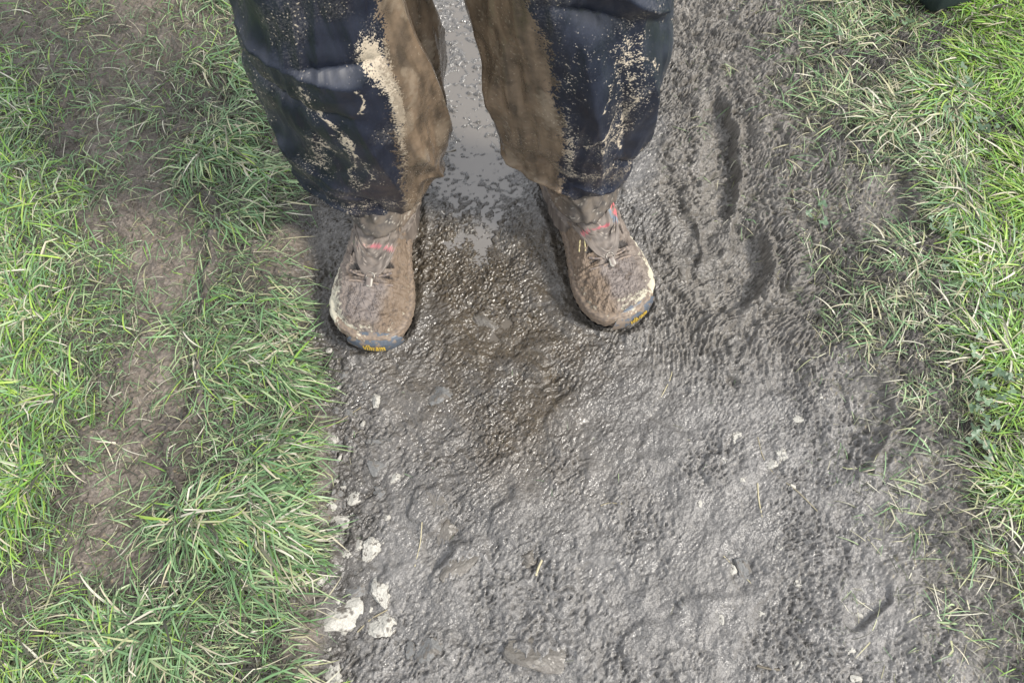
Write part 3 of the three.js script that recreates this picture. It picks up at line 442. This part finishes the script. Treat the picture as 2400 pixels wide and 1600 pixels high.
  const tab = new THREE.CapsuleGeometry(.0036, .008, 3, 10); tab.scale(1.3, 1, .45); tab.rotateX(-Math.PI / 2 + 0.45); tab.translate(0, hy + .0008, hz + .004);
  const hook = mergeGeometries([ring, tab]); paint(hook, (X, Y, Z) => N3(X * 300, Y * 300, Z * 300 + side) > -0.15 ? [0.13, 0.105, 0.088] : [0.34, 0.32, 0.27]);
  add('gaiter_hook', hook, matte({ roughness: 0.5 }));
  for (const [a, b] of [[[-.028, .200], [.004, .212]], [[.030, .202], [-.002, .212]], [[-.032, .216], [.031, .217]]]) {
    const pts = []; for (let i = 0; i <= 6; i++) { const t = i / 6, X = lerp(a[0], b[0], t), Z = lerp(a[1], b[1], t) + .0015 * Math.sin(t * 5); pts.push([X, upperY(X, Z) + .0012 - 0.002 * Math.sin(Math.PI * t) * 0.3, Z]); }
    const lg = tube(pts, .0019, 24, 7); paint(lg, (X, Y, Z) => mix3([0.22, 0.17, 0.13], [0.09, 0.075, 0.07], clamp(0.5 + N3(X * 200, Y * 200, Z * 200)))); add('lace', lg, matte({ roughness: 0.7 }));
  }
  if (side) for (const [a, b] of [[[-.031, .172], [-.037, .185]], [[-.025, .174], [-.030, .190]]]) {
    const pts = [0, .5, 1].map(t => { const X = lerp(a[0], b[0], t), Z = lerp(a[1], b[1], t); return [X, upperY(X, Z) + .0016, Z]; }); const lg = tube(pts, .0013, 8, 6); paint(lg, (X, Y, Z) => N3(X * 500, Y * 500, Z * 500) > 0 ? [0.18, 0.14, 0.09] : [0.38, 0.33, 0.15]); add('lace_loop', lg, matte());
  }
  return shoe;
}
buildShoe(0, -.172, 0.001, -.683, -0.111, 1.0, 'shoe with a grey toe bumper and yellow lettering, pointing straight forward');
buildShoe(1, .066, 0.001, -.700, 0.35, 0.985, 'shoe turned outwards with pink and blue gaiter showing');

// ---------------------------------------------------------------- stones
const ico = new THREE.IcosahedronGeometry(1, 9);
function stoneGeo(seed, cut = 5) {
  const r = rng(seed), g = ico.clone(), p = g.attributes.position, planes = []; for (let i = 0; i < cut + 4; i++) { const a = r() * 6.28, e = (r() - 0.35) * 1.6; planes.push([Math.cos(a) * Math.cos(e), Math.sin(e), Math.sin(a) * Math.cos(e), 0.45 + 0.35 * r()]); }
  for (let k = 0; k < p.count; k++) { let x = p.getX(k), y = p.getY(k), z = p.getZ(k); let s = 1; for (const [a, b, c, d] of planes) { const t = x * a + y * b + z * c; if (t * s > d) s = Math.min(s, d / t); } s *= 1 + 0.07 * N3(x * 3 + seed, y * 3, z * 3) + 0.028 * N3(x * 8, y * 8 + seed, z * 8) + 0.012 * N3(x * 19, y * 19 + seed, z * 19); p.setXYZ(k, x * s, y * s, z * s); }
  g.computeVertexNormals(); return g;
}
const PALE = [0.46, 0.44, 0.39], GREY = [0.17, 0.168, 0.162];
const mudStone = new THREE.MeshPhysicalMaterial({ vertexColors: true, roughness: 0.4, map: GRAIN });
const stoneMat = new THREE.MeshPhysicalMaterial({ vertexColors: true, roughness: 0.62, map: GRAIN });
const VAR = {}; 
function stone(px, py, w, h, tone, rot, seed, label, grp, lift = 0.35) {
  const key = (seed % 6) + '_' + tone; if (!VAR[key]) { const g = stoneGeo(seed % 6 + 40, 4 + seed % 3), base = { p: PALE, g: GREY, m: [0.15, 0.135, 0.115] }[tone];
    VAR[key] = paint(g, (x, y, z) => { const n = N3(x * 1.6 + seed, y * 1.6, z * 1.6), m = N3(x * 6, y * 6, z * 6 + seed), f = N3(x * 16, y * 16, z * 16); let c = base.map(v => v * (1 + 0.12 * n + 0.08 * f)); if (n + 0.55 * m + (tone === 'p' ? -0.12 : 0.05) > 0.38) c = [0.13, 0.115, 0.098]; return c; }); }
  const [x, z] = at(px, py), s = 1 / 1640 * S24, o = mesh('stone', VAR[key], tone === 'm' ? mudStone : stoneMat), hh = Math.min(w, h) * s * 0.36;
  o.scale.set(w * s / 2 * 1.3, Math.max(0.003, hh), h * s / 2 * 1.3); o.rotation.set(0, rot, 0); o.position.set(x, groundY(x, z, false) + hh * (lift - 0.62), z);
  return tag(o, label, 'stone', grp);
}
[[785, 1412, 96, 66, 'p', 0.1, 'largest pale stone, broad and flat, at the grass edge low on the left'],
[775, 1195, 62, 32, 'p', -0.1, 'long pale stone lying at the grass edge left of the path, under two small ones'],
[852, 1266, 40, 52, 'p', -0.6, 'angular white stone, biggest of the close trio left on the path'],
[824, 1250, 20, 26, 'p', 0.3, 'small bluish white stone above the angular white one of the trio'],
[797, 1272, 26, 24, 'p', 0.2, 'small white stone on the grass side of the trio'],
[866, 918, 22, 42, 'p', 0.1, 'upright pale stone below the toe of the lettered shoe'],
[816, 1146, 28, 24, 'p', 0.5, 'small pale stone nearest the path above the long pale stone'],
[762, 1163, 20, 22, 'p', 0.9, 'small pinkish pale stone touching the grass above the long pale stone'],
[880, 1362, 40, 58, 'p', 0.2, 'mud-smeared pale stone right of the largest flat stone'],
[880, 1432, 52, 56, 'p', -0.2, 'grey-white stone sunk in mud below the mud-smeared one'],
[766, 1548, 42, 62, 'p', -0.15, 'pale stone cut by the bottom edge beside the left grass'],
[740, 1334, 30, 26, 'p', 0.3, 'pale stone half under the grass above the largest flat stone'],
[820, 1355, 36, 28, 'g', 0.2, 'blue-grey stone between the grass and the mud-smeared stone'],
[868, 1016, 40, 22, 'g', 0.1, 'flat grey stone under the upright pale one'],
[862, 1075, 40, 30, 'g', -0.4, 'grey stone sunk at the path edge above the long pale stone'],
[906, 1095, 24, 22, 'p', 0.4, 'pale grey pebble alone on the path beside the grey edge stones'],
[872, 1132, 34, 26, 'g', 0.6, 'dark grey stone next to the small pale stone on the path'],
[790, 858, 26, 22, 'g', 0.4, 'grey pebble just below the lettered toe bumper'],
[757, 806, 14, 12, 'p', 0.2, 'tiny white pebble left of the lettered shoe toe'],
[1697, 1004, 34, 40, 'p', 0.4, 'pale stone worn flush with the mud on the right of the path'],
[1803, 1050, 38, 46, 'p', -0.4, 'pale stone flush with the mud, lower of the pair on the right'],
[1775, 1064, 26, 22, 'p', 0.2, 'little pale stone touching the lower right stone'],
[1838, 962, 30, 18, 'p', -0.3, 'small white sliver of stone up near the right verge'],
[1884, 910, 32, 30, 'p', 0.1, 'muddy pale stone highest on the right side of the path'],
[1056, 1302, 40, 104, 'm', -0.75, 'long buff stone under mud low in the middle of the path'],
[1000, 1150, 58, 64, 'm', 0.2, 'square mud-covered stone left of the middle of the path'],
[1025, 1222, 48, 70, 'm', -0.5, 'mud-covered stone between the square one and the long buff one'],
[985, 1485, 52, 48, 'g', 0.4, 'rounded grey rock near the bottom of the path'],
[946, 1490, 26, 34, 'g', 0.1, 'dark rock leaning on the rounded grey one at the bottom'],
[1215, 1278, 46, 40, 'm', 0.6, 'mud-coated lump of stone right of the long buff one'],
[1240, 1510, 110, 52, 'm', -0.2, 'wide mud-covered stone at the bottom middle of the frame'],
[1712, 1308, 34, 74, 'g', 0.35, 'dark blade-shaped slate sunk in the mud on the lower right'],
[1120, 745, 76, 52, 'm', -0.5, 'brown wet stone between the two shoe toes'],
[1010, 905, 54, 46, 'g', 0.3, 'grey stone set in the wet mud below the shoes'],
[1435, 771, 22, 18, 'g', 0.4, 'grey pebble under the toe of the outward-turned shoe'],
[1570, 626, 60, 78, 'm', 0.1, 'smooth mud-coated stone right of the outward-turned shoe']
].forEach(([px, py, w, h, t, r, label], i) => stone(px, py, w, h, t, r, i * 7 + 3, label, null, t === 'm' ? 0.05 : /flush|worn|sliver|muddy/.test(label) ? 0.05 : 0.42));
{ const r = rng(5);
  for (const [px, py] of [[1735, 1124], [1873, 1369], [1875, 1555], [1993, 1527], [1911, 1455], [1891, 1519], [2006, 1590], [1866, 1492], [1720, 1335], [1947, 1524], [1790, 1440], [1640, 1180], [1855, 1140], [1828, 1280], [1600, 1420], [2020, 1440], [1690, 1450]]) stone(px / S24, py / S24, 10 + 14 * r(), 9 + 11 * r(), r() < 0.75 ? 'p' : 'g', r() * 3, (r() * 100) | 0, 'tiny pale pebble pressed into the grey mud low on the right', 'pebbles in the mud low on the right', 0.1);
  for (let i = 0; i < 60; i++) { const py = 840 + 700 * r(); stone(curve(EDGE_L, py) + 10 + 150 * r() * r(), py, 8 + 14 * r(), 7 + 12 * r(), r() < 0.3 ? 'p' : 'g', r() * 3, (r() * 100) | 0, ...(py < 1060 ? ['small grit pebble at the path edge between lettered shoe and flat grey stone', 'grit at the left path edge near the shoe'] : py < 1310 ? ['small grit pebble at the left path edge around the long pale stone', 'grit round the long pale stone'] : ['small grit pebble at the left path edge around the largest flat stone', 'grit round the largest flat stone']), 0.25); }
}

// ---------------------------------------------------------------- grass
const NB = 14, BL = [];
{ // blade shapes: width 1 across x, length 1, growing from the origin towards +z and arching over
  const r = rng(77);
  for (let b = 0; b < NB; b++) {
    const flat = b / (NB - 1), e0 = lerp(1.15, 0.22, flat) + 0.12 * (r() - 0.5), e1 = lerp(-0.55, -0.20, flat) + 0.3 * (r() - 0.5), side = (r() - 0.5) * 1.5, tw = (r() - 0.5) * 1.4, n = 7, pos = [], idx = [];
    let x = 0, y = 0, z = 0; const kink = r() < 0.35 ? 0.35 + 0.4 * r() : 2;
    for (let i = 0; i <= n; i++) {
      const t = i / n, el = lerp(e0, e1, Math.pow(t, 0.8)) - (t > kink ? 0.5 : 0), az = side * t + (t > kink ? 0.6 * Math.sign(side) : 0), w = 0.5 * (t < 0.15 ? 0.6 + 2.6 * t : 1) * Math.pow(1 - Math.pow(t, 2.6), 0.8) + (i === n ? 0 : 0.02), tt = tw * t;
      const px = Math.cos(az) * Math.cos(tt), pz = -Math.sin(az) * Math.cos(tt), py = Math.sin(tt);
      pos.push(x / 1 - 0, y, z, w * px, w * py, w * pz, tt, 0, 0);     // centre, half-width vector (kept apart so width and length scale on their own)
      x += Math.sin(az) * Math.cos(el) / n; y += Math.sin(el) / n; z += Math.cos(az) * Math.cos(el) / n;
    }
    BL.push(pos);
  }
}
function bladeGeo(pos, ratio) {                                       // ratio = width / length
  const n = pos.length / 9, v = [], idx = [];
  for (let i = 0; i < n; i++) { const k = i * 9, [cx, cy, cz, wx, wy, wz] = pos.slice(k, k + 6), s = ratio; v.push(cx - wx * s, cy - wy * s, cz - wz * s, cx, cy - 0.16 * Math.hypot(wx, wz) * s, cz, cx + wx * s, cy + wy * s, cz + wz * s); }
  for (let i = 0; i < n - 1; i++) { const a = i * 3, b = a + 3; idx.push(a, b, a + 1, a + 1, b, b + 1, a + 1, b + 1, a + 2, a + 2, b + 1, b + 2); }
  const g = new THREE.BufferGeometry(); g.setAttribute('position', new THREE.Float32BufferAttribute(v, 3)); g.setIndex(idx); g.computeVertexNormals(); return g;
}
const bladeGeos = []; for (const p of BL) for (const ra of [0.023, 0.038]) bladeGeos.push(bladeGeo(p, ra));
const bladeMat = new THREE.MeshPhysicalMaterial({ color: 0xffffff, roughness: 0.40, transmission: 0.12, thickness: 0, ior: 1.45, side: THREE.DoubleSide });
const FRESH = [[0.125, 0.25, 0.028], [0.17, 0.30, 0.04], [0.10, 0.21, 0.04], [0.22, 0.32, 0.05]], COOL = [[0.100, 0.190, 0.075], [0.150, 0.25, 0.110], [0.060, 0.115, 0.038], [0.24, 0.31, 0.15]], STRAW = [[0.36, 0.33, 0.23], [0.30, 0.28, 0.17], [0.42, 0.40, 0.31], [0.28, 0.29, 0.15]], DULL = [[0.055, 0.062, 0.03], [0.04, 0.04, 0.024], [0.10, 0.098, 0.06]];
function shoeNear(x, z) { for (const [hx, hz, t] of [[-.172, -.683, -.111], [.066, -.70, .35]]) { const dx = x - hx, dz = z - hz, c = Math.cos(t), s = Math.sin(t), u = dx * c - dz * s, v = dx * s + dz * c; if (Math.abs(u) < 0.062 && v > -0.02 && v < 0.31) return true; } return false; }
const lists = { left: bladeGeos.map(() => []), right: bladeGeos.map(() => []) }; let nBlades = 0;
const m4 = new THREE.Matrix4(), qt = new THREE.Quaternion(), eu = new THREE.Euler(), UPV = new THREE.Vector3(0, 1, 0);
function blade(x, z, dir, len, flat, color, r, tip = 0) {
  if (shoeNear(x, z)) return;
  const ex = x + Math.sin(dir) * len * 0.75, ez = z + Math.cos(dir) * len * 0.75; if (shoeNear(ex, ez)) return;
  const vi = clamp(Math.round(flat * (NB - 1) + (r() - 0.5) * 4), 0, NB - 1), gi = vi * 2 + (r() < 0.45 ? 1 : 0), y = groundY(x, z, false) - 0.002, y2 = groundY(ex, ez, false);
  eu.set(-Math.atan2(y2 - y, len) * 0.8 - 0.04 - tip, dir, (r() - 0.5) * 0.5, 'YXZ'); qt.setFromEuler(eu);
  m4.compose(new THREE.Vector3(x, y, z), qt, new THREE.Vector3(len, len, len));
  lists[x < -0.02 ? 'left' : 'right'][gi].push([m4.toArray(), color]); nBlades++;
}
const pick = (a, r) => a[(r() * a.length) | 0];
function bladeColor(px, py, r, dull) {
  const lush = clamp(ss(2130, 2360, px + (800 - py) * 0.12) + 0.32 * ss(330, 80, px) + 0.10 * ss(900, 700, px)), strawP = px > 1500 ? lerp(0.42, 0.14, lush) : 0.20 * (1 - 0.4 * lush);
  let c; const u = r();
  if (u < dull) c = pick(DULL, r); else if (r() < strawP) c = pick(STRAW, r); else c = r() < lush ? pick(FRESH, r) : pick(COOL, r);
  const k = 0.8 + 0.4 * r(); return c.map(v => v * k);
}
{
  const r = rng(4242);
  for (let t = 0; t < 40000; t++) {                                    // tufts: several blades from one crown
    const x = (r() * 2 - 1) * 1.12, z = -1.32 + 1.58 * r(), [px, py] = plan(x, z), d = grassAt(px, py) * (0.75 + 0.55 * N2(x * 8 + 4, z * 8));
    if (r() > Math.pow(clamp(d * 1.25), 1.6)) continue;
    if (px > curve(EDGE_L, py) + 10 && px < 1000) continue;
    const rich = clamp(d), n = 3 + Math.floor(rich * rich * 11 * (0.5 + r())), lean = px < 1200 ? lerp(-1.4, 1.45, ss(250, 560, px)) + 0.3 * N2(x * 5, z * 5) : -1.9 + 1.6 * N2(x * 4, z * 4), spread = px < 1200 && px > 480 ? 1.15 : 2.2;
    const flatT = lerp(0.95, 0.55, rich) + 0.2 * (r() - 0.5);
    for (let b = 0; b < n; b++) {
      const dir = lean + (r() + r() - 1) * spread * 1.3, len = lerp(0.024, 0.055, rich) * (px > 540 && px < 820 ? 1.15 : 1) * (0.55 + 0.9 * r());
      blade(x + (r() - 0.5) * 0.040, z + (r() - 0.5) * 0.040, dir, len, clamp(flatT + 0.35 * (r() - 0.5)), bladeColor(px, py, r, lerp(0.55, 0.13, rich)), r);
    }
  }
  for (let t = 0; t < 135000; t++) {                                   // short blades and clippings between the tufts
    const x = (r() * 2 - 1) * 1.12, z = -1.32 + 1.58 * r(), [px, py] = plan(x, z), d = grassAt(px, py);
    if (r() > Math.pow(d * 1.15, 1.15) + 0.006) continue;
    blade(x, z, r() * 6.28, lerp(0.014, 0.034, d) * (0.6 + 0.8 * r()), clamp(lerp(1, 0.55, d) + 0.3 * (r() - 0.5)), bladeColor(px, py, r, lerp(0.62, 0.22, d)), r);
  }
  for (let t = 0; t < 26000; t++) {                                   // the verges go on beyond the frame
    const x = (r() * 2 - 1) * 1.9, z = -2.2 + 3.1 * r(); if (Math.abs(x) < 1.12 && z > -1.32 && z < 0.26) continue;
    const [px, py] = plan(x, clamp(z, -2.2, 0.6)), d = grassAt(px, py); if (r() > Math.pow(clamp(d * 1.2), 1.6)) continue;
    for (let b = 0; b < 5; b++) blade(x + (r() - 0.5) * 0.05, z + (r() - 0.5) * 0.05, r() * 6.28, 0.05 * (0.6 + 0.8 * r()), clamp(0.55 + 0.35 * (r() - 0.5)), bladeColor(px, py, r, 0.15), r);
  }
}
for (const side of ['left', 'right']) {
  const g = group('grass', 0, 0, 0);
  tag(g, side === 'left' ? 'trampled grass covering the verge on the left of the path' : 'lush and straw-coloured grass covering the verge on the right', 'grass', null, 'stuff');
  lists[side].forEach((list, gi) => {
    if (!list.length) return;
    const im = new THREE.InstancedMesh(bladeGeos[gi], bladeMat, list.length); im.name = 'grass_blades'; im.userData.kind = 'stuff'; im.castShadow = im.receiveShadow = true;
    list.forEach(([m, c], k) => { m4.fromArray(m); im.setMatrixAt(k, m4); im.setColorAt(k, new THREE.Color().setRGB(...c)); });
    g.add(im);
  });
}

// ---------------------------------------------------------------- small plants, lone tufts, loose stalks, bag
function leafGeo(seed) {                                              // a three-lobed toothed leaf, 1 across
  const r = rng(seed), pos = [0, 0, 0], idx = [], n = 30;
  for (let i = 0; i <= n; i++) { const a = lerp(-2.3, 2.3, i / n), lobe = 0.62 + 0.38 * Math.abs(Math.cos(a * 1.5)) + 0.07 * Math.sin(a * 13), R = 0.5 * lobe * (0.9 + 0.1 * r()); pos.push(Math.sin(a) * R, 0.10 * R * Math.cos(a * 4.5) + 0.12 * R, Math.cos(a) * R); if (i) idx.push(0, i, i + 1); }
  const g = new THREE.BufferGeometry(); g.setAttribute('position', new THREE.Float32BufferAttribute(pos, 3)); g.setIndex(idx); g.computeVertexNormals(); return g;
}
const leaves = [1, 2, 3].map(leafGeo), leafMats = [[0.085, 0.145, 0.075], [0.11, 0.18, 0.09], [0.07, 0.12, 0.06]].map(c => new THREE.MeshPhysicalMaterial({ color: new THREE.Color().setRGB(...c), roughness: 0.5, transmission: 0.25, thickness: 0, side: THREE.DoubleSide }));
const stemMat = new THREE.MeshPhysicalMaterial({ color: new THREE.Color().setRGB(0.16, 0.19, 0.08), roughness: 0.6 });
{ const r = rng(91), common = 'small lobed blue-green plant in the right-hand grass', grp = 'lobed-leaf plants in the right-hand grass';
  for (const [px, py, k, label] of [[2178, 659, 2, 'lone lobed pale green leaf pair on bare soil in the right-hand grass'], [2230, 925, 7], [2223, 974, 6], [2298, 888, 5], [2238, 1023, 5], [2219, 1044, 3], [2245, 704, 5], [2332, 712, 5], [2219, 828, 4], [2187, 219, 5], [2231, 314, 7], [2167, 299, 4], [1868, 510, 3, 'tiny lobed plant alone on the mud beside the boot print'], [2137, 533, 4], [1883, 100, 3, 'small lobed plant at the grass edge highest on the right'], [2052, 80, 5], [2262, 900, 5]]) {
    const [x, z] = at(px, py), g = group('leafy_plant', x, groundY(x, z, false), z, r() * 6);
    for (let i = 0; i < k; i++) { const a = i * 2.4 + r(), d = 0.004 + 0.020 * r(), hh = 0.010 + 0.016 * r(), s = 0.010 + 0.008 * r(), l = mesh('leaf', leaves[i % 3], leafMats[(r() * 3) | 0], g); l.position.set(Math.sin(a) * d, hh, Math.cos(a) * d); l.rotation.set((r() - 0.5) * 0.7, a, (r() - 0.5) * 0.7); l.scale.setScalar(s); mesh('stem', tube([[0, -0.003, 0], [Math.sin(a) * d * 0.4, hh * 0.7, Math.cos(a) * d * 0.4], [Math.sin(a) * d, hh, Math.cos(a) * d]], 0.0006, 5, 4), stemMat, g); }
    const where = py < 400 ? ' near the top corner' : py < 800 ? ' level with the shoes' : ' below shoe level, in a dense patch'; tag(g, label || common + where, 'plant', label ? null : grp + where);
  } }
{ const r = rng(303), mats = [...COOL, ...STRAW, ...DULL].map(c => new THREE.MeshPhysicalMaterial({ color: new THREE.Color().setRGB(...c), roughness: 0.45, side: THREE.DoubleSide }));
  for (const [px, py, k, L, lean, label] of [[1798, 368, 12, .040, 0, 'grey-green grass tuft alone on the mud right of the long boot print'], [1659, 149, 9, .034, 1, 'muddy grass tuft on the churned mud beside the dark trouser leg'], [1968, 1079, 11, .026, 0, 'flattened yellowish grass tuft below the lug marks on the right'], [2038, 1114, 12, .042, 1.6, 'pale grass tuft with a long flat blade on the right mud'], [2048, 1164, 12, .036, 0.3, 'grass tuft right under the pale long-bladed one'], [2133, 1054, 9, .040, 2.6, 'kinked yellow-green grass tuft nearest the lush right grass'], [2098, 1214, 11, .034, -0.4, 'upright straw and green tuft lower on the right mud'], [1953, 1364, 9, .020, 0.5, 'tiny flattened tuft beside the dark hole low on the right'], [2158, 1429, 16, .044, 1.9, 'wide green tuft lowest on the right mud'], [2073, 879, 12, .040, -0.5, 'drooping straw-coloured tuft at the right grass edge'], [385, 929, 7, .030, 0.2, 'small yellow-green sprout on the bare strip in the left grass'], [295, 1029, 8, .032, -0.5, 'sparse tuft at the foot of the bare strip in the left grass'], [1600, 300, 6, .024, 0.8, 'short straw-coloured tuft on the mud by the knee of the dark trousers']]) {
    const [x, z] = at(px, py), g = group('grass_tuft', x, groundY(x, z, false) - 0.001, z);
    for (let i = 0; i < k; i++) { const b = mesh('blade', bladeGeos[clamp(((6 + r() * 8) | 0) * 2 + (i & 1), 0, bladeGeos.length - 1)], mats[(r() * mats.length) | 0], g); b.position.set((r() - 0.5) * 0.016, 0, (r() - 0.5) * 0.016); b.rotation.set(-0.06, lean + (r() + r() - 1) * 2.2, 0); b.scale.setScalar(L * (0.7 + 0.7 * r())); }
    tag(g, label, 'grass tuft');
  } }
{ const straw = [[0.36, 0.32, 0.20], [0.22, 0.19, 0.12], [0.10, 0.085, 0.06]].map(c => new THREE.MeshPhysicalMaterial({ color: new THREE.Color().setRGB(...c), roughness: 0.6 }));
  for (const [m, rad, label, ...pts] of [[1, .0007, 'long thin dark stalk curving past the flush stones on the right', [1776, 1024], [1790, 1070], [1814, 1106], [1866, 1150], [1916, 1198]], [0, .0007, 'thin straw lying by the dark slate on the right', [1697, 1302], [1730, 1332], [1763, 1366]], [0, .0007, 'pale thin stalk curving down the left of the path', [990, 1225], [985, 1270], [972, 1328]], [1, .0010, 'grass stem lying under the grey-white sunken stone', [908, 1429], [870, 1450], [837, 1481]], [0, .0007, 'fine curved straw below the outward-turned shoe', [1582, 838], [1572, 885], [1552, 927]], [1, .0008, 'short stalk lying flat in the middle of the path', [1408, 1184], [1430, 1178], [1458, 1181]], [0, .0016, 'short broad straw splinter low in the middle of the path', [1270, 1312], [1262, 1330], [1256, 1348]], [0, .0010, 'pale dry straw pointing down between the right-hand pebbles', [1776, 1132], [1778, 1170], [1786, 1212]], [2, .0012, 'short dark twig in the puddle beside the brown trouser leg', [1042, 352], [1052, 350], [1068, 346]], [1, .0008, 'long thin grass stalk reaching from the left grass over the gravel edge', [770, 1010], [800, 985], [846, 955]], [2, .0015, 'short dark twig at the very bottom right of the path', [1775, 1560], [1800, 1566], [1830, 1570]]]) {
    const w = pts.map(([px, py]) => { const [x, z] = at(px / S24, py / S24); return [x, groundY(x, z) + rad * 0.8, z]; });
    tag(mesh('stalk', tube(w, rad, 28, 5), straw[m]), label, 'stalk');
  } }
{ // corner of a dark bag on the grass, mostly outside the frame
  const [x, z] = at(2150, 6, 0.05), g = group('bag', x, groundY(x, z, false), z, 0.32), bagMat = new THREE.MeshPhysicalMaterial({ color: new THREE.Color().setRGB(0.006, 0.014, 0.014), roughness: 0.55, sheen: 0.2 });
  const body = nets((X, Y, Z) => { const qx = Math.abs(X - .17) - .15, qy = Math.abs(Y - .07) - .05, qz = Math.abs(Z + .12) - .10, d = Math.hypot(Math.max(qx, 0), Math.max(qy, 0), Math.max(qz, 0)) + Math.min(0, Math.max(qx, qy, qz)) - .02; return d + 0.004 * N3(X * 12, Y * 20, Z * 12); }, [-.04, -.03, -.28], [.38, .18, .04], .008);
  mesh('body', body, bagMat, g);
  mesh('strap', tube([[.10, .135, -.05], [.15, .165, -.08], [.22, .165, -.12], [.27, .138, -.16]], .008, 24, 8), bagMat, g);
  tag(g, 'dark green-black fabric bag whose corner shows in the grass at the top right', 'bag');
}
console.log('blades', nBlades);
renderer.render(scene, camera);
